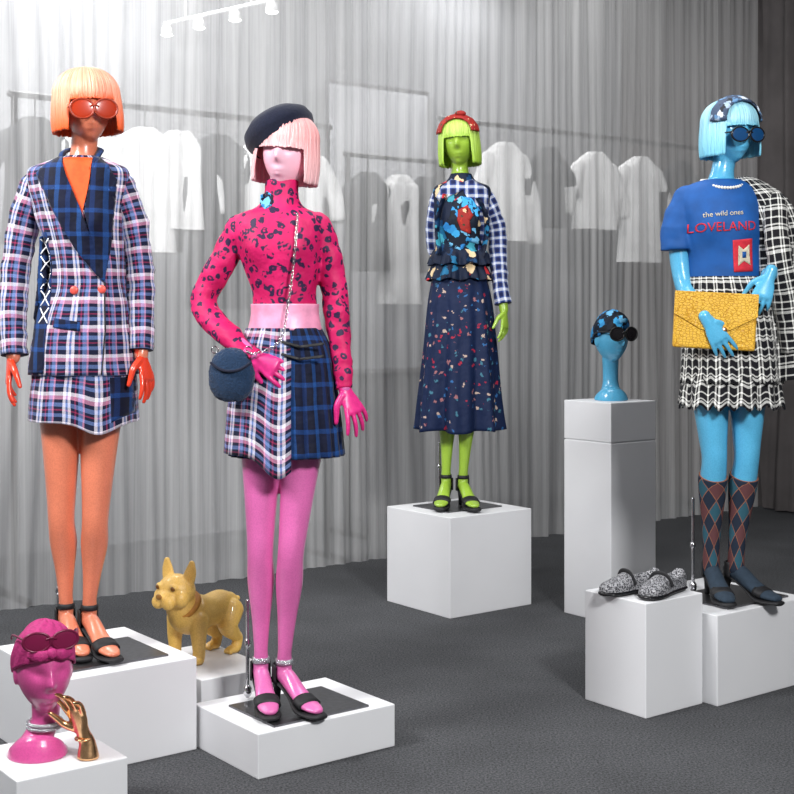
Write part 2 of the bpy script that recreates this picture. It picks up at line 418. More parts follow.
def foot(F,g,A,d,bz):
    d=Vector((d[0],d[1],0)).normalized(); A=Vector((A.x,A.y,bz)); Z=Vector((0,0,1))
    P=[(A-d*.022+Z*.098,.023,.022),(A+d*.02+Z*.088,.025,.028),(A+d*.075+Z*.056,.029,.020),(A+d*.12+Z*.036,.034,.015),(A+d*.155+Z*.028,.030,.0115),(A+d*.178+Z*.025,.020,.009)]
    g.tube(P,20,Z)
    g.tube([(A+Z*.16,.0215),(A+Z*.125,.0235),(A-d*.008+Z*.10,.023)],18,(0,1,0))
def shoe(F,A,d,bz,sparkle=False):
    d=Vector((d[0],d[1],0)).normalized(); A=Vector((A.x,A.y,bz)); Z=Vector((0,0,1)); g=Geo()
    so=[(A-d*.048+Z*.078,.02,.006),(A+d*.0+Z*.068,.026,.006),(A+d*.05+Z*.042,.025,.006),(A+d*.1+Z*.014,.036,.009),(A+d*.15+Z*.010,.038,.009),(A+d*.19+Z*.010,.026,.009)]
    g.tube(so,20,Z)
    g.tube([(A-d*.03+Z*.08,.021,.02),(A-d*.038+Z*.045,.012,.012),(A-d*.042+Z*.002,.0095,.0095)],14,(0,1,0),rnd=(0,0))
    cr=[]
    for i in range(7):
        z=.072+.055*i/6; row=[]
        for j in range(17):
            a=math.radians(-105+210*j/16); S=d.cross(Z)
            row.append(A-d*(.012+.034*math.cos(a)*(1-.15*i/6))+S*.030*math.sin(a)+Z*z)
        cr.append(row)
    cg=Geo(); cg.rows(cr,False,(0,0),.1)
    g.tube([(A+d*.100+Z*.041,.0395,.0225),(A+d*.135+Z*.032,.0395,.018)],24,Z,rnd=(0,0),sub=3)
    S=F.add(mesh_obj('sandal',g,m_black)); c=F.add(mesh_obj('sandal_heel_cup',cg,m_black)); solid(c,.004)
    st=Geo()
    st.tube([(A+Z*.128,.0275),(A+Z*.144,.0265)],24,(0,1,0),rnd=(0,0),sub=2)
    F.add(mesh_obj('sandal_ankle_strap',st,m_silver if sparkle else m_black))
def leg(F,g,hip,knee,ank,toe,k=1):
    H=F.p(*hip); K=F.p(*knee); A=F.p(*ank); A.z=F.bz+.15
    g.tube([(H,.070*k,.078*k),(H.lerp(K,.35),.057*k,.064*k),(H.lerp(K,.75),.045*k,.051*k),(K,.0395*k,.045*k),(K.lerp(A,.28)+Vector((0,.012,0)),.041*k,.047*k),(K.lerp(A,.62)+Vector((0,.008,0)),.029*k,.033*k),(K.lerp(A,.92),.0215*k,.025*k),(A,.0215*k,.025*k)],28)
    foot(F,g,A,toe,F.bz); return H,K,A
def decal(F,name,poly,tree,mat,off=.004,th=.003,edge=.014,raw=None):
    bm=bmesh.new()
    if raw is None:
        vs=[bm.verts.new(F.p(*q)) for q in poly]; bm.faces.new(vs)
    else:
        for f in raw: bm.faces.new([bm.verts.new(F.p(*q)) for q in f])
    bmesh.ops.triangulate(bm,faces=bm.faces)
    for it in range(7):
        le=[e for e in bm.edges if e.calc_length()>edge]
        if not le: break
        bmesh.ops.subdivide_edges(bm,edges=le,cuts=1); bmesh.ops.triangulate(bm,faces=bm.faces)
    for v in bm.verts:
        h=tree.ray_cast(Vector((v.co.x,F.d-1.0,v.co.z)),Vector((0,1,0)))
        if h[0] is None:
            h=tree.find_nearest(Vector((v.co.x,F.d-.05,v.co.z)))
        v.co.y=h[0].y-off
    ul=bm.loops.layers.uv.new('UVMap')
    for f in bm.faces:
        for l in f.loops: l[ul].uv=(l.vert.co.x,l.vert.co.z)
        f.smooth=True
    bmesh.ops.recalc_face_normals(bm,faces=bm.faces)
    me=bpy.data.meshes.new(name); bm.to_mesh(me); bm.free(); me.materials.append(mat)
    o=bpy.data.objects.new(name,me); sc.collection.objects.link(o); solid(o,th,0)
    return F.add(o)
def line(F,name,pts,tree,mat,w=.8,off=.005):
    quads=[]
    for a,b in zip(pts[:-1],pts[1:]):
        dx,dy=b[0]-a[0],b[1]-a[1]; L=math.hypot(dx,dy) or 1; nx,ny=-dy/L*w,dx/L*w
        quads.append([(a[0]+nx,a[1]+ny),(b[0]+nx,b[1]+ny),(b[0]-nx,b[1]-ny),(a[0]-nx,a[1]-ny)])
    return decal(F,name,None,tree,mat,off,.002,.02,raw=quads)
def wrn(F,a1=.004):
    def f(th,t,z): 
        return (a1*noise.noise(Vector((math.cos(th)*2.2,math.sin(th)*2.2,z*9))),0)
    return f
def stand(F,px,dy,top=.3,plate=(.17,.15),pc=None):
    b=F.p(px,0,dy); z=F.bz
    g=Geo(); g.tube([(Vector((b.x,b.y,z)),.006),(Vector((b.x,b.y,z+top)),.006)],12,rnd=(0,1)); g.ball(Vector((b.x,b.y,z+.02)),(.014,.014,.02)); g.ball(Vector((b.x,b.y,z+.17)),(.011,.011,.016))
    F.add(mesh_obj('support_rod',g,m_chrome))
    p=Geo(); M=Matrix.Rotation(ANG,3,'Z'); c=Vector((F.o.x,F.o.y-.02,z-.003)) if pc is None else Vector((pc[0],pc[1],z-.003))
    p.box(c,(plate[0],plate[1],.003),M); F.add(mesh_obj('base_plate',p,m_plate,False))
def bust(F,y,amp): 
    z0=F.p(0,y).z
    return lambda th,t,z:(amp*math.exp(-((z-z0)/.045)**2)*(math.exp(-((math.degrees(th)%360-240)/18)**2)+math.exp(-((math.degrees(th)%360-300)/18)**2))+.003*noise.noise(Vector((math.cos(th)*2.5,math.sin(th)*2.5,z*12))),0)
# ------------------------------------------------------------------ plinths
def plinth(corner,la,lb,h,seam=None):
    g=Geo(); M=Matrix.Rotation(ANG,3,'Z'); C=Vector((*corner,0))+U*la/2+W*lb/2
    if seam:
        g.box(C+Vector((0,0,seam/2)),(la/2,lb/2,seam/2),M); g.box(C+Vector((0,0,seam+.002)),(la/2-.004,lb/2-.004,.003),M); g.box(C+Vector((0,0,(h+seam+.004)/2)),(la/2,lb/2,(h-seam-.004)/2),M)
    else: g.box(C+Vector((0,0,h/2)),(la/2,lb/2,h/2),M)
    o=mesh_obj('plinth',g,m_white,False); bev(o,.003); recenter(o,Vector((C.x,C.y,0))); return C
plinth((-.396,3.763),.49,.38,.13)       # pink
plinth((-.961,3.763),.44,.50,.282)      # orange
plinth((.232,5.77),.485,.46,.441)       # green
plinth((1.085,4.47),.50,.46,.308)       # blue
plinth((.817,4.334),.285,.278,.378)     # shoes
plinth((.919,5.67),.285,.285,.95,.775)  # turban head
plinth((-.63,4.25),.27,.42,.15)         # dog
plinth((-.942,3.268),.30,.30,.17)       # bust
# ------------------------------------------------------------------ FIGURE: orange
F=Fig('mannequin',4.10,.288,88)
g=Geo(); hc=F.p(87,107); HM=rot(24,-3)
head(g,hc,HM)
g.tube([(F.p(85,118,.015),.045,.05),(F.p(83,148,.015),.04,.043),(F.p(82,170,.01),.055,.055)],24)
g.loft(F.R([(80,166,24,.05),(78,178,44,.07),(80,215,38,.1),(86,255,32,.09),(88,285,32,.085),(85,330,42,.1),(82,380,44,.115),(82,412,38,.10)],0))
for A_ in ([(31,186,.01,10),(22,220,.02,10),(14,268,.02,9.5),(13,315,0,9),(16,357,-.03,7)],[(123,186,.01,10),(132,225,.02,10),(138,268,.02,9.5),(141,315,0,9),(143,355,-.03,7)]):
    g.tube(F.T(A_),20)
L1=leg(F,g,(61,405,0),(63,520,-.02),(66,603,.0),(.5,-.85)); L2=leg(F,g,(101,405,0),(98,520,-.04),(91,603,-.02),(.6,-.8))
F.add(remesh('body',g,m_orange,.0045,3))
h=Geo(); hand(h,F.p(15,357,-.03),(-.12,-.1,-1),(.9,.3,0),1,.92,.22,.12); hand(h,F.p(143,354,-.03),(.3,-.15,-1),(-.9,.4,0),-1,.92,.22,.12)
F.add(remesh('hands',h,m_orhand,.0032,2))
wig(F,'bob_wig',hc,HM,m_hor,fringe=.012,side=-.080,rx=.104,ry=.112,fw=42)
glasses(F,hc,HM,m_lor,plain('tortoise_orange',srgb(150,50,26),.3),z=-.02,sx=1.15,sy=.95,r=.031)
shoe(F,L1[2],(.5,-.85),F.bz); shoe(F,L2[2],(.6,-.8),F.bz)
g=Geo(); g.loft(F.R([(82,158,21,.062),(80,164,36,.072),(78,171,49,.085),(79,190,48,.105),(81,215,43,.12),(86,250,38,.115),(88,280,37.5,.105),(86,310,45,.12),(84,345,51,.13),(84,374,54,.135)]),96,wrn(F,.012),cap=(1,0))
bz=F.add(mesh_obj('blazer_body',g,m_plaid)); tree=bvh(bz); solid(bz,.004)
g=Geo(); g.tube(F.T([(34,188,.01,15.5),(23,220,.015,15.5),(15,265,.015,14.5),(13,312,.0,14),(16,355,-.025,13)]),32,rnd=(1,0),sub=8,wr=.006)
g.tube(F.T([(120,188,.01,15.5),(131,220,.015,15),(138,265,.015,14),(141,312,.0,13.5),(142,350,-.025,12.5)]),32,rnd=(1,0),sub=8,wr=.006)
F.add(mesh_obj('blazer_sleeves',g,m_plaid))
decal(F,'inner_top',[(67,160),(97,160),(97,175),(94,200),(91,220),(84,205),(73,180)],tree,m_inner,.003)
decal(F,'lapel_l',[(62,159),(67,159),(74,178),(90,212),(104,250),(111,283),(104,276),(84,250),(62,212),(57,193),(66,190),(43,176),(52,166)],tree,m_bplaid,.009,.006)
decal(F,'lapel_r',[(98,159),(102,159),(112,167),(121,182),(113,192),(118,199),(117,225),(115,258),(111,283),(104,255),(94,215),(98,180)],tree,m_bplaid,.010,.006)
g=Geo(); g.tube([(F.p(68,165,-.062),.010,.006),(F.p(64,155,-.02),.011,.006),(F.p(68,148,.035),.012,.006),(F.p(83,145,.06),.012,.006),(F.p(97,148,.035),.012,.006),(F.p(100,155,-.02),.011,.006),(F.p(98,165,-.062),.010,.006)],12,(0,0,1)); F.add(mesh_obj('collar',g,m_bplaid))
decal(F,'side_panel',[(44,238),(53,232),(58,262),(56,300),(53,372),(34,372),(40,322),(50,282)],tree,m_bplaid,.004)
for i in range(5):
    y=240+i*17; line(F,'lacing',[(45,y),(56,y+15)],tree,m_gw,.5,.008); line(F,'lacing',[(56,y),(45,y+15)],tree,m_gw,.5,.008)
line(F,'front_edge',[(111,283),(113,330),(110,373)],tree,m_black,.6,.003)
decal(F,'pocket_flap',[(64,318),(90,322),(90,331),(63,327)],tree,m_bplaid,.004,.003)
g=Geo()
for x,y in((83,291),(109,290)):
    q=F.p(x,y); hh=tree.ray_cast(Vector((q.x,3,q.z)),Vector((0,1,0)))[0]; g.ball(hh+Vector((0,-.006,0)),(.013,.006,.013))
F.add(mesh_obj('buttons',g,m_button))
def hemO(th,t,z):
    c=math.cos(th); return (.004*math.sin(th*5)*t+.003*noise.noise(Vector((math.cos(th)*3,math.sin(th)*3,z*8))), -t*.035*math.exp(-((c-.45)/.35)**2) if math.sin(th)<0 else 0)
g=Geo(); g.loft(F.R([(84,330,44,.115),(84,375,51,.128),(83,400,53,.135),(83,420,54,.14)]),96,hemO,cap=(0,0)); sk=F.add(mesh_obj('skirt',g,m_plaid)); t2=bvh(sk); solid(sk,.004)
decal(F,'skirt_panel',[(117,376),(135,376),(136,412),(126,416),(119,420)],t2,m_bplaid,.004)
stand(F,53,.07,.42,(.17,.14),(-.92,4.05))
F.done()
# ------------------------------------------------------------------ FIGURE: pink
F=Fig('mannequin',4.04,.136,283)
g=Geo(); hc=F.p(287,152,.0); HM=rot(-12,5)
head(g,hc,HM)
g.tube([(F.p(286,165,.015),.045,.05),(F.p(283,190,.015),.04,.043),(F.p(281,215,.01),.055,.055)],24)
TP=[(282,180,15.5,.05),(281,198,16.5,.053),(280,208,24,.06),(279,215,40,.072),(279,228,45,.085),(280,248,42,.1),(282,268,37,.093),(284,290,31,.082),(285,306,31,.078)]
g.loft(F.R(TP+[(286,330,35,.09),(287,370,42,.105),(286,420,38,.10)],-.008))
g.tube(F.T([(238,231,.01,10),(223,265,.02,10),(204,300,.02,9),(230,332,-.06,8),(258,355,-.12,6.5)]),20)
g.tube(F.T([(320,229,.01,10),(330,268,.02,10),(336,310,.01,9),(342,350,-.02,8),(345,388,-.05,6.5)]),20)
L1=leg(F,g,(262,430,0),(261,552,-.02),(261,657,.0),(.25,-.95)); L2=leg(F,g,(304,430,0),(292,552,-.05),(285,657,-.02),(.62,-.78))
F.add(remesh('body',g,m_pink,.0045,3))
h=Geo(); hand(h,F.p(256,354,-.12),(.85,-.1,-.5),(0,.9,-.2),-1,.92,.25,.14); hand(h,F.p(345,387,-.05),(.42,-.15,-.9),(-.5,.7,-.2),-1,.92,.2,.22)
F.add(remesh('hands',h,plain('magenta_lacquer',srgb(214,46,126),.35),.0032,2))
wig(F,'bob_wig',hc,HM,m_hpk,fringe=.004,side=-.096,rx=.096,ry=.110,fw=52)
shoe(F,L1[2],(.25,-.95),F.bz,True); shoe(F,L2[2],(.62,-.78),F.bz,True)
g=Geo(); bc=hc+Vector((-.026,.016,.068)); BM=rot(0,-28,-10)
rows=[]
for r,z in((.012,.048),(.04,.051),(.08,.043),(.106,.022),(.112,.0),(.108,-.016),(.100,-.024),(.100,-.036),(.096,-.038)):
    rows.append([bc+BM@Vector((r*math.cos(2*PI*j/48)*(1+.02*math.sin(3*2*PI*j/48)),r*1.12*math.sin(2*PI*j/48),z)) for j in range(48)])
g.rows(rows,True,(1,0)); g.tube([(bc+BM@Vector((0,0,.048)),.004),(bc+BM@Vector((.004,0,.071)),.003)],8); o=F.add(mesh_obj('beret',g,m_navy)); solid(o,.004)
g=Geo(); g.loft(F.R(TP,.004),72,bust(F,246,.014))
g.tube(F.T([(240,228,.01,14.5),(222,262,.02,14),(202,303,.02,13),(229,334,-.06,12),(259,357,-.12,8.5)]),28,sub=8,wr=.006,rnd=(1,0))
g.tube(F.T([(318,226,.01,14.5),(330,265,.02,13.5),(336,312,.01,12.5),(341,352,-.02,11),(345,388,-.05,8.5)]),28,sub=8,wr=.006,rnd=(1,0))
tp=F.add(remesh('turtleneck_top',g,m_leop,.005,3)); tree=bvh(tp)
decal(F,'collar_emblem',[(262,196),(268,192),(275,197),(274,207),(267,211),(261,205)],tree,m_scarf_b,.002,.001)
g=Geo(); g.loft(F.R([(285,304,33.5,.09),(285,315,33.5,.09),(285,330,36.5,.098)]),64,cap=(0,0)); o=F.add(mesh_obj('waistband',g,m_band)); solid(o,.004)
def pl(th,t,z): return (.009*t*abs(math.sin(th*11)) + .003*noise.noise(Vector((math.cos(th)*3,math.sin(th)*3,z*6))),0)
g=Geo(); g.loft(F.R([(285,328,36,.097),(286,355,46,.112),(286,400,51,.125),(287,455,55,.14)]),220,pl,cap=(0,0)); o=F.add(mesh_obj('skirt_pleated',g,m_bplaid)); solid(o,.003)
def pn(th,t,z):
    c=math.cos(th); return (.004*math.sin(th*4+1)*t+.003*noise.noise(Vector((math.cos(th)*3,math.sin(th)*3,z*6))), -t*.065*math.exp(-((c+.02)/.33)**2))
g=Geo(); g.loft(F.R([(285,328,38,.103),(285,355,48,.12),(284,400,54,.134),(284,452,58,.15)]),90,pn,cap=(0,0),th0=-79,arc=-200); o=F.add(mesh_obj('skirt_wrap_panel',g,m_plaid)); t2=bvh(o); solid(o,.004)
for y in(343,355): line(F,'buckle_strap',[(285,y-2),(303,y+3),(326,y)],t2,m_black,1.3,.008)
stand(F,245,.07,.30,(.17,.13),(-.30,4.03))
F.done()
# bag
B=Group('shoulder_bag',F.p(237,371,-.13)); g=Geo(); rows=[]; c=B.o
for i in range(49):
    ph=.03+(PI-.06)*i/48; row=[]
    for j in range(72):
        th=2*PI*j/72; zc=math.cos(ph); sq=math.sin(ph)
        wx=.068*sq**.75*(1-.10*zc); v=Vector((wx*math.cos(th),.034*sq**.8*math.sin(th),.086*zc*(.86 if zc>0 else 1)))
        v*=1+.03*noise.noise(v*50)+.035*noise.noise(v*150); row.append(c+v)
    rows.append(row)
g.rows(rows); B.add(mesh_obj('bag_body',g,m_fur))
g=Geo(); g.tube([(c+Vector((-.058,-.022,.030)),.004),(c+Vector((-.03,-.036,.012)),.004),(c+Vector((0,-.040,.006)),.004),(c+Vector((.03,-.036,.012)),.004),(c+Vector((.058,-.022,.030)),.004)],8,(0,0,1)); B.add(mesh_obj('flap_piping',g,m_navy))
g=Geo()
for s_ in(-1,1): g.ring(c+Vector((s_*.05,0,.068)),Matrix.Identity(3),.010,.002,16,6)
B.add(mesh_obj('strap_rings',g,m_chrome))
g=Geo(); pp=[F.p(294,214,.02),F.p(299,216,-.07),F.p(299,240,-.115),F.p(296,270,-.115),F.p(291,305,-.115),F.p(284,340,-.14),F.p(262,352,-.165),F.p(252,350,-.14)]
L=spl([list(q) for q in pp],60); acc=0; k=0; last=Vector(L[0])
for q in L:
    q=Vector(q); acc+=(q-last).length
    if acc>.0085:
        t=(q-last).normalized(); acc=0
        M=t.to_track_quat('X','Z').to_matrix()@Matrix.Rotation(PI/2*(k%2),3,'X'); g.ring(q,M,.005,.0014,10,5,1.3,.8); k+=1
    last=q
B.add(mesh_obj('chain_strap',g,m_chrome)); B.done()
# ------------------------------------------------------------------ FIGURE: green
F=Fig('mannequin',6.11,.447,459)
g=Geo(); hc=F.p(459,142,0); HM=rot(-10,-3)
head(g,hc,HM)
g.tube([(F.p(459,150,.015),.045,.05),(F.p(460,170,.015),.04,.043),(F.p(461,184,.01),.055,.055)],24)
TG=[(461,174,9.5,.047),(461,181,14,.058),(462,186,25,.072),(462,192,28,.08),(462,202,28,.09),(461,222,26,.1),(460,245,24,.09),(459,268,23,.083)]
g.loft(F.R(TG+[(459,300,28,.1),(459,345,27,.10)],-.008))
g.tube(F.T([(438,198,.01,7),(434,225,.03,6.5),(436,252,.06,6),(446,272,.14,5.5),(460,280,.18,4.8)]),20)
g.tube(F.T([(487,198,.01,7),(497,225,.02,6.5),(499,258,.01,6),(501,290,-.03,5),(503,310,-.05,4.6)]),20)
L1=leg(F,g,(447,350,0),(448,402,-.02),(446,475,.0),(-.2,-1)); L2=leg(F,g,(472,350,0),(468,402,-.03),(463,475,-.02),(.25,-.95))
hand(g,F.p(503,311,-.05),(.05,-.25,-1),(-.8,.5,0),-1,.9,.25,.1); hand(g,F.p(460,280,.18),(.9,.1,-.3),(0,-1,0),1,.9,.2,.1)
F.add(remesh('body',g,m_green,.0042,2))
wig(F,'bob_wig',hc,HM,m_hgr,fringe=.012,side=-.108,rx=.094,ry=.108,fw=42,top=.118)
shoe(F,L1[2],(-.2,-1),F.bz); shoe(F,L2[2],(.25,-.95),F.bz)
band(F,'headband',hc,HM,m_scarf_r,-.085,-.02,rx=.099,top=.126,span=88,ry=.12)
g=Geo(); g.ball(hc+HM@Vector((.02,-.055,.122)),(.026,.022,.014)); F.add(mesh_obj('headband_knot',g,m_scarf_r))
g=Geo(); g.loft(F.R(TG,.004),72,bust(F,222,.014))
bo=F.add(mesh_obj('dress_bodice',g,m_bodice)); tree=bvh(bo)
g=Geo(); g.tube(F.T([(485,199,.01,10),(496,225,.02,9.5),(498,258,.01,9),(500,288,-.03,8),(502,304,-.045,8.5)]),28,sub=8,wr=.006,rnd=(1,0))
g.tube(F.T([(439,199,.01,9),(435,225,.03,9),(437,252,.06,8.5),(446,272,.14,8),(458,280,.18,7.5)]),28,sub=8,wr=.006,rnd=(1,0)); F.add(mesh_obj('check_sleeves',g,m_gingham))
decal(F,'check_yoke',[(451,180),(462,184),(472,180),(487,190),(489,220),(484,262),(476,262),(480,225),(472,200),(462,192),(448,198),(440,205),(436,198),(441,188)],tree,m_gingham,.004)
decal(F,'print_applique',[(452,204),(460,198),(470,200),(479,212),(476,228),(481,246),(466,242),(460,254),(449,246),(442,228),(449,218)],tree,m_scarf_b,.007)
decal(F,'print_applique_red',[(457,212),(466,207),(472,217),(466,226),(470,236),(460,232),(456,222)],tree,m_scarf_r,.010)
for pts in(([(447,196),(441,212),(439,232),(442,256)],-1),([(474,200),(482,216),(483,236),(478,260)],1)):
    L=spl([[q[0],q[1]] for q in pts[0]],10); rows=[]
    for i,q in enumerate(L):
        w=F.p(q[0],q[1]); hh=tree.ray_cast(Vector((w.x,F.d-1,w.z)),Vector((0,1,0)))[0]
        y=hh.y if hh else F.d-.05
        rows.append([Vector((w.x+pts[1]*.022*j/4,y-.006-.018*math.sin(j/4*PI*.6)+.006*math.sin(i*1.3)*j/4,w.z+.004*math.sin(i*1.7)*j/4)) for j in range(5)])
    g=Geo(); g.rows(rows,False,(0,0)); o=F.add(mesh_obj('vest_ruffle',g,m_bodice)); solid(o,.002)
def ruff(ph): return lambda th,t,z:(.012*t*math.sin(th*17+ph)+.012*t,.006*math.sin(th*9))
g=Geo()
g.loft(F.R([(459,262,24,.095),(459,270,27,.105),(459,280,29,.115)]),200,ruff(0),cap=(0,0))
g.loft(F.R([(460,250,25,.10),(460,256,27,.108),(460,265,28,.112)]),200,ruff(1),cap=(0,0))
o=F.add(mesh_obj('peplum_ruffle',g,m_bodice)); solid(o,.003)
def fl(th,t,z):
    f=.028*t*t*math.sin(th*7+.5)+.012*t*math.sin(th*13); return (f,.006*t*math.sin(th*5))
g=Geo(); g.loft(F.R([(459,266,24,.088),(460,300,31,.115),(460,350,35,.135),(459,400,38.5,.15),(459,430,40,.158)]),200,fl,cap=(0,0)); sk=F.add(mesh_obj('dress_skirt',g,m_floral)); solid(sk,.003)
stand(F,440,.08,.28,(.16,.13),(.28,6.12))
F.done()
# ------------------------------------------------------------------ FIGURE: blue
F=Fig('mannequin',4.75,.314,727)
g=Geo(); hc=F.p(730,132,0); HM=rot(22,-2)
head(g,hc,HM)
g.tube([(F.p(728,145,.015),.045,.05),(F.p(724,168,.015),.04,.043),(F.p(721,188,.01),.055,.055)],24)
TB=[(722,180,17,.055),(721,184,28,.066),(720,191,38,.08),(720,207,41,.1),(722,230,38,.108),(724,258,35,.095),(724,284,35,.09)]
g.loft(F.R(TB+[(726,310,38,.1),(728,350,40,.11),(728,385,36,.10)],-.009))
g.tube(F.T([(686,200,.01,11),(680,240,.02,10.5),(684,284,.0,9.5),(692,306,-.08,8.5),(698,322,-.16,7)]),20)
g.tube(F.T([(756,200,.01,11),(768,235,.02,10.5),(774,266,.0,9.5),(767,272,-.08,8.5),(757,276,-.14,7)]),20)
hand(g,F.p(696,320,-.168),(.50,-.06,-.8),(.1,.95,-.1),1,.95,.15,.10)
hand(g,F.p(757,276,-.165),(-.35,-.12,-.9),(.1,.95,-.1),-1,.95,.25,.10)
L1=leg(F,g,(709,375,0),(713,459,-.02),(711,556,.0),(.1,-1),1.12); L2=leg(F,g,(748,375,0),(745,459,-.02),(735,556,-.01),(.6,-.8),1.12)
F.add(remesh('body',g,m_blue,.0042,2))
wig(F,'bob_wig',hc,HM,m_hbl,fringe=.012,side=-.09,rx=.098,ry=.11,fw=46,top=.12)
glasses(F,hc,HM,m_lbl,m_blackg,z=-.022,r=.03)
m_sk=plain('sock_knit',srgb(40,54,68),.9)
for L,d in((L1,(.1,-1)),(L2,(.6,-.8))):
    H,K,A=L; g=Geo()
    g.tube([(K.lerp(A,.17)+Vector((0,.006,0)),.051,.058),(K.lerp(A,.28)+Vector((0,.012,0)),.051,.058),(K.lerp(A,.62)+Vector((0,.008,0)),.037,.042),(K.lerp(A,.92),.0295,.033),(A-Vector((0,0,.045)),.030,.034)],28,rnd=(0,1)) 
    dd=Vector((d[0],d[1],0)).normalized(); Z=Vector((0,0,1)); A0=Vector((A.x,A.y,F.bz))
    g2=Geo(); g2.tube([(A0-dd*.024+Z*.098,.026,.026),(A0+dd*.02+Z*.088,.028,.032),(A0+dd*.075+Z*.056,.032,.024),(A0+dd*.12+Z*.036,.037,.0185),(A0+dd*.155+Z*.028,.034,.015),(A0+dd*.18+Z*.025,.024,.012)],20,Z)
    F.add(mesh_obj('argyle_sock',g,m_arg)); F.add(mesh_obj('sock_foot',g2,m_sk))
    shoe(F,A,d,F.bz)
band(F,'headscarf',hc,HM,m_scarf_g,-.085,-.025,rx=.103,top=.127,span=92,ry=.122)
g=Geo(); g.loft(F.R(TB,.005),72,bust(F,228,.012))
g.tube(F.T([(688,200,.01,15),(679,225,.015,16.5),(679,250,.015,17)]),28,sub=8,wr=.005,rnd=(1,0))
g.tube(F.T([(754,200,.01,15),(764,225,.015,16),(769,248,.01,16)]),28,sub=8,wr=.005,rnd=(1,0))
te=F.add(remesh('t_shirt',g,m_tee,.005,3)); tree=bvh(te)
def text(F,body,px,py,size,mat,tree,skew=0):
    c=bpy.data.curves.new('t','FONT'); c.body=body; c.size=size; c.align_x='CENTER'; o=bpy.data.objects.new('t',c); sc.collection.objects.link(o)
    bpy.context.view_layer.update(); me=bpy.data.meshes.new_from_object(o.evaluated_get(bpy.context.evaluated_depsgraph_get()))
    raw=[]
    for p in me.polygons:
        raw.append([(px+me.vertices[i].co.x*F.s, py-me.vertices[i].co.y*F.s+skew*me.vertices[i].co.x*F.s) for i in p.vertices])
    bpy.data.objects.remove(o); bpy.data.meshes.remove(me)
    return decal(F,'print_lettering',None,tree,mat,.003,.001,.02,raw=raw)
m_red=plain('red_print',srgb(200,40,56),.7); m_yp=plain('cream_print',srgb(205,195,170),.7)
text(F,'the wild ones',716,218,.026,m_yp,tree,-.08); text(F,'LOVELAND',716,233,.046,m_red,tree,-.04)
decal(F,'print_panel',[(725,242),(745,240),(747,272),(727,273)],tree,m_red,.003,.001); decal(F,'print_motif',[(731,247),(736,251),(742,246),(741,256),(744,266),(737,262),(731,267),(733,256)],tree,m_yp,.005,.001)
decal(F,'print_motif_eye',[(735,253),(739,253),(739,259),(735,259)],tree,m_tee,.007,.001)
g=Geo()
for i in range(44):
    a=2*PI*i/44; q=F.p(722+math.sin(a)*20,183,0); front=-math.cos(a)
    q.y=F.d-.075*front; q.z=F.p(0,181+ (9*front if front>0 else 3*front),0).z
    h_=tree.find_nearest(q)
    if h_[0] is not None and front>0: q.y=min(q.y,h_[0].y-.003)
    g.ball(q,.006,None,10,6)
F.add(mesh_obj('pearl_necklace',g,m_pearl))
def fr(a): return lambda th,t,z:(a*t*math.sin(th*6+1)+.003*noise.noise(Vector((math.cos(th)*3,math.sin(th)*3,z*6))),.006*t*math.sin(th*31))
g=Geo(); g.loft(F.R([(725,277,37,.1),(728,300,42,.118),(731,345,47,.135),(732,382,50,.145)]),160,fr(.008),cap=(0,0)); o=F.add(mesh_obj('tweed_skirt',g,m_tweed)); solid(o,.005)
g=Geo(); g.loft(F.R([(732,360,44,.13),(731,385,48,.14),(731,406,50,.145)]),200,lambda th,t,z:(.012*t*math.sin(th*12),.01*t*math.sin(th*23)),cap=(0,0)); o=F.add(mesh_obj('skirt_ruffle',g,m_tweed)); solid(o,.005)
g=Geo(); g.loft(F.R([(744,178,8,.045,.02),(752,186,17,.075,.02),(765,203,24,.1,.02),(775,235,26,.115,.02),(779,275,26,.12,.03),(783,320,27,.125,.03),(786,352,28,.125,.03),(787,378,29,.125,.03)]),110,lambda th,t,z:(.012*t*math.sin(th*7)+.006*noise.noise(Vector((math.cos(th)*3,math.sin(th)*3,z*8))),.02*t*math.cos(th)),cap=(1,0)); o=F.add(mesh_obj('draped_tweed_jacket',g,m_tweed)); solid(o,.006)
g=Geo(); g.tube(F.T([(770,205,-.06,12),(770,250,-.10,12),(779,300,-.09,13),(787,350,-.07,12.5)]),24,sub=8,wr=.005,rnd=(1,0)); F.add(mesh_obj('jacket_sleeve',g,m_tweed))
stand(F,698,.08,.34,(.17,.13),(1.2,4.77))
F.done()
# clutch
B=Group('clutch_bag',F.p(705,321,-.145)); M=rot(-6,3); g=Geo(); c=B.o
g.box(c,(.141,.016,.098),M); o=B.add(mesh_obj('clutch_body',g,m_yel,False)); bev(o,.009,3)
g=Geo()
fp=[(-.143,.1),(.143,.1),(.143,.02),(.05,-.03),(0,-.04),(-.05,-.03),(-.143,.02)]
for y in(-.017,-.023):
    for x,z in fp: g.v.append(c+M@Vector((x,y,z)))
n=len(fp); g.f=[tuple(range(n)),tuple(reversed(range(n,2*n)))]+[(i,(i+1)%n,n+(i+1)%n,n+i) for i in range(n)]; g.uv=[]
o=B.add(mesh_obj('clutch_flap',g,m_yel,False)); bev(o,.002)
g=Geo(); g.ball(c+M@Vector((.03,-.026,-.03)),(.012,.006,.012)); B.add(mesh_obj('clasp',g,m_gold)); B.done()
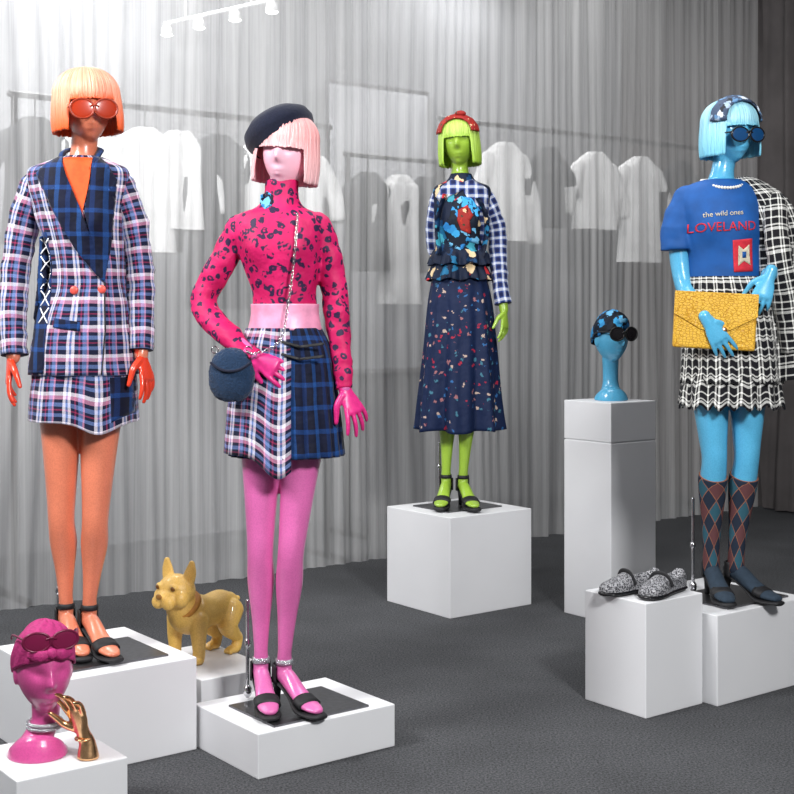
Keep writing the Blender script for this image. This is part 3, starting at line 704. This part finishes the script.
# ------------------------------------------------------------------ display heads
def dhead(px,py,depth,bz,skinm,scarf,lens,yaw,hpy,k=1.0,bow=False,name='mannequin_head_bust'):
    F=Fig(name,depth,bz,px); g=Geo(); hc=F.p(px+(6 if bow else 0),hpy); M=rot(yaw); head(g,hc,M,k)
    b=F.o; zt=hc.z-.06*k; H=zt-b.z
    g.tube([(Vector((hc.x,hc.y+.015,zt+.02)),.043*k,.046*k),(Vector((hc.x,hc.y+.015,b.z+H*.55)),.036*k),(Vector((b.x,b.y+.01,b.z+H*.25)),.042*k,.045*k),(Vector((b.x,b.y,b.z+.022)),.072*k,.07*k),(Vector((b.x,b.y,b.z+.001)),.08*k,.078*k)],32,rnd=(0,0),sub=6)
    F.add(remesh('head_form',g,skinm,.0035,1))
    g=Geo(); rows=[]
    for i in range(25):
        t=i/24; f=t*PI/2*1.12; row=[]
        for j in range(96):
            a=2*PI*j/96; tw=.05*math.sin(a*3+t*9)+.035*math.sin(a*11+t*16)
            dz=(.04*math.cos(a))*t
            row.append(hc+M@Vector((.081*math.sin(f)*math.sin(a)*(1+tw*.5),.006-.100*math.sin(f)*math.cos(a)*(1+tw*.4),.022+.105*math.cos(f)*(1+tw*.4)+dz))*k)
        rows.append(row)
    g.rows(rows,True,(1,0))
    if bow:
        g.ball(hc+M@Vector((0,-.098,.062))*k,Vector((.014,.012,.012))*k)
        for s_ in(-1,1):
            g.tube([(hc+M@Vector((s_*.008,-.098,.062))*k,.008*k,.006),(hc+M@Vector((s_*.03,-.095,.056))*k,.013*k,.007),(hc+M@Vector((s_*.052,-.078,.058))*k,.009*k,.005)],14)
    else: g.ball(hc+M@Vector((0.0,-.085,.085))*k,Vector((.028,.022,.022))*k)
    o=F.add(mesh_obj('turban',g,scarf)); solid(o,.005)
    fr_=plain('frame_'+skinm.name,srgb(110,24,60) if bow else (.02,.02,.02),.3)
    if bow: glasses(F,hc,M,lens,fr_,z=.093*k,r=.029*k,sx=1.2,sy=.85,y=-.098*k,k=1)
    else: glasses(F,hc,M,lens,fr_,z=.02*k,r=.031*k,sx=1.15,sy=1,y=-.115*k)
    if bow:
        g=Geo()
        for i in range(34):
            a=2*PI*i/34
            for q in(0,1): g.ball(Vector((hc.x-.002+.043*k*math.sin(a),hc.y+.015+.046*k*math.cos(a),b.z+H*.42+q*.011)),.006,None,8,6)
        F.add(mesh_obj('crystal_choker',g,m_silver))
    F.done()
dhead(38,752,3.47,.171,m_purple,plain('magenta_velvet',srgb(176,44,112),.7,bump=.6,bs=120),m_lpk,26,668,.98,True)
dhead(611,393,5.87,.951,m_blue,m_scarf_b,m_ldk,24,338,.95,name='turban_mannequin_head')
# gold hand
F=Fig('hand_sculpture',3.44,.17,88); g=Geo(); b=F.o
w=F.p(84,735); g.tube([(b+Vector((0,0,.002)),.029),(b+Vector((0,0,.01)),.028),(b+Vector((-.002,0,.04)),.022,.019),(w,.019,.016)],20,rnd=(0,1))
hand(g,w,(-.32,-.1,1),(-.45,-.8,0),-1,.88,.28,.22)
F.add(remesh('hand_form',g,m_gold,.0028,2))
g=Geo(); g.ring(w+Vector((0,0,-.008)),Matrix.Rotation(PI/2,3,'X'),.022,.003,24,6); F.add(mesh_obj('bangle',g,m_gold)); F.done()
# ------------------------------------------------------------------ bulldog
F=Group('french_bulldog_figurine',(-.665,4.55,.15)); g=Geo(); k=.80
fwd=Vector((-.58,-.81,0)).normalized(); lft=Vector((-fwd.y,fwd.x,0))
def D(x,y,z): return F.o+(fwd*x+lft*y+Vector((0,0,z)))*k
g.tube([(D(-.15,0,.2),.05*k,.055*k),(D(-.1,0,.2),.072*k,.072*k),(D(-.02,0,.195),.070*k,.068*k),(D(.05,0,.195),.084*k,.086*k),(D(.1,0,.205),.086*k,.086*k),(D(.135,0,.245),.068*k,.07*k),(D(.155,0,.28),.062*k,.064*k)],28,lft.cross(fwd))
HMd=Matrix((fwd,lft,Vector((0,0,1)))).transposed()
g.ball(D(.165,0,.315),Vector((.074,.086,.068))*k,HMd); g.ball(D(.215,.0,.288),Vector((.046,.060,.042))*k,HMd)
for s_ in(-1,1):
    g.ball(D(.243,s_*.028,.275),Vector((.026,.030,.030))*k,HMd); g.ball(D(.195,s_*.058,.288),Vector((.036,.03,.036))*k,HMd)
    g.ball(D(.222,s_*.040,.338),Vector((.014,.020,.014))*k,HMd)
    g.tube([(D(.155,s_*.055,.35),.034*k,.016*k),(D(.15,s_*.068,.395),.031*k,.012*k),(D(.148,s_*.074,.435),.015*k,.008*k)],16,fwd)
    g.tube([(D(.1,s_*.062,.18),.045*k),(D(.105,s_*.070,.11),.033*k),(D(.103,s_*.070,.05),.027*k),(D(.108,s_*.070,.02),.027*k)],18)
    g.ball(D(.122,s_*.070,.018),Vector((.038,.031,.020))*k,HMd)
    g.tube([(D(-.115,s_*.045,.19),.06*k,.05*k),(D(-.085,s_*.062,.125),.046*k,.038*k),(D(-.125,s_*.062,.08),.029*k),(D(-.148,s_*.06,.06),.023*k),(D(-.135,s_*.06,.02),.024*k)],18)
    g.ball(D(-.118,s_*.06,.017),Vector((.036,.028,.018))*k,HMd)
    for q in(-1,0,1):
        g.ball(D(.156,s_*.070+q*.016,.012),Vector((.012,.009,.012))*k,HMd); g.ball(D(-.088,s_*.06+q*.014,.012),Vector((.012,.009,.012))*k,HMd)
g.ball(D(.264,0,.302),Vector((.01,.018,.013))*k,HMd); g.ball(D(-.205,0,.215),Vector((.02,.014,.014))*k,HMd)
F.add(remesh('dog_body',g,m_dog,.0035,2))
g=Geo()
for s_ in(-1,1): g.ball(D(.228,s_*.043,.334),.0115*k)
F.add(mesh_obj('eyes',g,plain('dog_eye',srgb(110,70,26),.3)))
g=Geo(); g.ball(D(.268,0,.302),Vector((.008,.017,.012))*k,HMd); F.add(mesh_obj('nose',g,plain('dog_nose',srgb(150,104,40),.4)))
g=Geo(); g.tube([(D(.118,0,.238),.081*k,.080*k),(D(.131,0,.252),.078*k,.077*k)],28,lft.cross(fwd),rnd=(0,0),sub=2); F.add(mesh_obj('collar',g,plain('dog_collar',srgb(186,126,50),.6)))
F.done()
# ------------------------------------------------------------------ shoes on low plinth
def shoe2(c,d):
    d=Vector((*d,0)).normalized(); S=Vector((0,0,1)).cross(d); c=Vector(c); Z=Vector((0,0,1)); G=Group('sneaker',c)
    prof=[(-.125,.018,.05),(-.115,.028,.058),(-.08,.034,.06),(-.03,.034,.052),(.01,.036,.058),(.045,.041,.048),(.08,.042,.036),(.11,.036,.028),(.128,.02,.02)]
    rows=[]
    for x,w,h in spl(prof,4):
        row=[]
        for j in range(25):
            a=PI*j/24; hh=h*(math.sin(a)**.6 if 0<j<24 else 0)
            if x<.012:
                hh=min(hh,h*.95)
                dip=math.exp(-((j-12)/5)**2)*(1 if x<.0 else 1-x/.012)
                dip*=max(0,min(1,(x+.115)/.02)); hh-=h*.62*dip
            row.append(c+d*x+S*w*math.cos(a)+Z*(.016+hh))
        rows.append(row)
    g=Geo(); g.rows(rows,False,(1,1),.15); G.add(mesh_obj('upper',g,m_glit))
    g=Geo(); so=[(c+d*x+Z*.009,w+.004,.008) for x,w,h in prof]; g.tube(so,20,Z); G.add(mesh_obj('sole',g,m_blackg))
    g=Geo(); rows=[]
    for x in(-.1,-.06,-.02,.005): rows.append([c+d*x+S*.024*math.cos(PI*j/8)+Z*(.044-.004*math.sin(PI*j/8)) for j in range(9)])
    g.rows(rows,False,(0,0)); G.add(mesh_obj('insole',g,m_black))
    g=Geo(); g.tube([(c+d*.02+S*.041+Z*.035,.010,.003),(c+d*.024+S*.025+Z*.066,.010,.003),(c+d*.025+Z*.074,.010,.003),(c+d*.024-S*.025+Z*.066,.010,.003),(c+d*.02-S*.041+Z*.035,.010,.003)],10,d); G.add(mesh_obj('strap',g,m_black))
    G.done()
shoe2((.80,4.515,.379),(-.78,-.52)); shoe2((.905,4.48,.379),(-.62,-.76))
# ------------------------------------------------------------------ room
def slab(name,a0,a1,b0,b1,z0,z1,mat):
    g=Geo(); c=room((a0+a1)/2,(b0+b1)/2,(z0+z1)/2); g.box(c,((a1-a0)/2,(b1-b0)/2,(z1-z0)/2),Matrix.Rotation(ANG,3,'Z')); return mesh_obj(name,g,mat,False)
A0,A1,B0,B1,BC=-2.5,7.6,-3.0,7.1,5.74
slab('floor',A0,A1,B0,B1,-.1,0,m_carpet)
slab('ceiling',A0,A1,B0,B1,3.7,3.8,m_ceil)
slab('wall_back',A0,A1,B1,B1+.1,-.1,3.8,m_wall)
slab('wall_right',A1,A1+.1,B0,B1+.1,-.1,3.8,m_drape)
def curtain(name,p0,p1,mat,amp,per,z1=3.68,seed=0):
    p0,p1=Vector(p0),Vector(p1); d=(p1-p0); L=d.length; d.normalize(); nn=Vector((-d.y,d.x,0)); n=int(L/.009); rows=[]
    for r in range(13):
        z=.012+(z1-.012)*r/12; row=[]
        for i in range(n+1):
            s_=L*i/n; ph=s_/per*2*PI+2.6*noise.noise(Vector((s_*1.7,seed,z*.3)))*2
            am=amp*(.55+1.0*noise.noise(Vector((s_*2.3,seed+5,z*.3))))
            off=am*math.sin(ph)+amp*.35*math.sin(ph*2.3+1)+amp*.8*noise.noise(Vector((s_*9,seed+2,z*.5)))
            row.append(p0+d*s_+nn*off+Vector((0,0,z)))
        rows.append(row)
    g=Geo(); g.rows(rows,False,(0,0),L); return mesh_obj(name,g,mat,True,False)
curtain('curtain_back',room(A0,BC),room(A1-.1,BC),m_sheer,.020,.16)
curtain('curtain_right',room(A1-.12,BC-.05),room(A1-.12,-1.0),m_drape,.04,.2,seed=9)
def apos(px,b):
    k=(px-397)/FPX; return b*(math.sin(ANG)+math.cos(ANG)*k)/(math.cos(ANG)-math.sin(ANG)*k)
def rack(a0,a1,b,z,items):
    G=Group('clothes_rack',room((a0+a1)/2,b,0)); g=Geo()
    g.tube([(room(a0,b,z),.016),(room(a1,b,z),.016)],10,(0,0,1),sub=1)
    for a in(a0+.02,a1-.02):
        g.tube([(room(a,b,.02),.016),(room(a,b,z),.016)],10,sub=1); g.tube([(room(a,b-.18,.02),.014),(room(a,b+.18,.02),.014)],10,(0,0,1),sub=1)
    G.add(mesh_obj('rack_frame',g,m_blackg))
    for px,w,h,mat,slv in items:
        a=apos(px,b); g=Geo(); c=room(a,b,0); zt=z-.10
        spec=[(.05,zt,.035),(.07,zt-.01,.04),(w*.8,zt-.05,.05),(w,zt-.10,.06),(w*.95,zt-h*.5,.07),(w*1.1,zt-h,.08)]
        L=spl(spec,5); rows=[]
        for x,zz,y in L:
            rows.append([c+U*(x*math.cos(2*PI*j/32))+W*(y*math.sin(2*PI*j/32)*(1+.35*math.sin(5*2*PI*j/32)))+Vector((0,0,zz)) for j in range(32)])
        g.rows(rows,True,(1,0))
        for s_ in(-1,1):
            g.tube([(c+U*s_*w*.85+Vector((0,0,zt-.11)),.05),(c+U*s_*(w+.06)+Vector((0,0,zt-.11-slv*.5)),.055),(c+U*s_*(w+.09)+Vector((0,0,zt-.11-slv)),.05)],14,tuple(W),rnd=(1,0))
        G.add(mesh_obj('hung_garment',g,mat))
        g=Geo(); g.tube([(c+Vector((0,0,zt)),.004),(c+Vector((0,0,zt+.085)),.004),(c+U*.012+Vector((0,0,zt+.113)),.004)],8,sub=3); G.add(mesh_obj('hanger_hook',g,m_blackg))
    G.done()
BR=5.98
rack(apos(10,BR),apos(330,BR),BR,2.36,[(35,.15,.6,m_gg,.2),(85,.14,.75,m_gw,.2),(145,.17,.62,m_gw,.25),(180,.13,.5,m_gw,.3),(218,.17,.9,m_gg,.5),(262,.14,.6,m_gw,.2),(300,.15,.7,m_gw,.3)])
rack(apos(440,BR),apos(705,BR),BR,2.48,[(505,.16,.6,m_gw,.5),(548,.12,.5,m_gg,.2),(595,.17,.5,m_gw,.3),(640,.18,.7,m_gw,.35),(680,.14,.6,m_gg,.3)])
rack(apos(345,6.5),apos(440,6.5),6.5,2.3,[(368,.15,.6,m_gg,.2),(400,.15,.8,m_gw,.2),(426,.13,.6,m_gg,.2)])
G=Group('framed_poster',room(apos(385,6.95),7.03,1.9)); c=G.o; M=Matrix.Rotation(ANG,3,'Z'); g=Geo(); g.box(c,(.42,.02,.95),M); G.add(mesh_obj('poster_frame',g,m_chrome,False)); g=Geo(); g.box(c+W*-.022,(.40,.005,.92),M); G.add(mesh_obj('poster_sheet',g,m_ps,False)); G.done()
em=NT('lamp_glow',color=(1,1,1)); em.b.inputs['Emission Color'].default_value=(1,1,1,1); em.b.inputs['Emission Strength'].default_value=7
def track(p0,p1,ts):
    p0,p1=Vector(p0),Vector(p1); mid=p0.lerp(p1,.5); G=Group('track_light',mid); g=Geo(); up=Vector((0,0,1))
    g.tube([(p0,.012),(p1,.012)],8,(0,0,1),sub=1)
    for t in(.2,.8): q=p0.lerp(p1,t); g.tube([(q,.006),(Vector((q.x,q.y,3.7)),.006)],8,sub=1)
    e=Geo()
    for t in ts:
        q=p0.lerp(p1,t)-up*.045; g.tube([(q+up*.045,.008),(q+up*.02,.03),(q-up*.02,.038)],14,sub=1,rnd=(0,0)); e.ball(q-up*.022,(.034,.034,.010))
    G.add(mesh_obj('track',g,m_gw)); G.add(mesh_obj('lamps',e,em.m)); G.done()
track((-1.353,7.7,3.03),(-.66,7.10,3.03),(.02,.33,.66,.98))
# ------------------------------------------------------------------ lights
def area(name,loc,tgt,size,w,col=(1,1,1),sy=None):
    l=bpy.data.lights.new(name,'AREA'); l.energy=w; l.size=size; l.color=col
    if sy: l.shape='RECTANGLE'; l.size_y=sy
    o=bpy.data.objects.new(name,l); sc.collection.objects.link(o); o.location=loc
    o.rotation_euler=(Vector(tgt)-Vector(loc)).to_track_quat('-Z','Y').to_euler(); return o
area('key_softbox',(1.5,.6,3.1),(-.1,4.6,.9),.6,195)
area('left_softbox',(-2.6,2.6,3.3),(-1.0,6.2,1.5),.8,155)
area('floor_fill',(.6,5.0,3.55),(.6,5.0,0),1.4,38)  # added area lamp overhead, not a fixture; lightens the floor near green
area('backroom_fill_a',tuple(room(.8,6.5,3.66)),tuple(room(1.0,6.6,0)),.9,72)  # added lamp out of view, brightens wall and garments behind the curtain, left
area('backroom_fill_b',tuple(room(3.0,6.5,3.66)),tuple(room(3.1,6.6,0)),.9,48)  # second added backlight above the frame, for the mid-left curtain
area('backroom_fill_c',tuple(room(5.8,6.5,3.66)),tuple(room(5.8,6.6,0)),.9,28)  # weaker added backlight, unseen, for the right part of the curtain
w=bpy.data.worlds.new('world'); sc.world=w; w.use_nodes=True; w.node_tree.nodes['Background'].inputs[0].default_value=(.92,.95,1,1); w.node_tree.nodes['Background'].inputs[1].default_value=.18
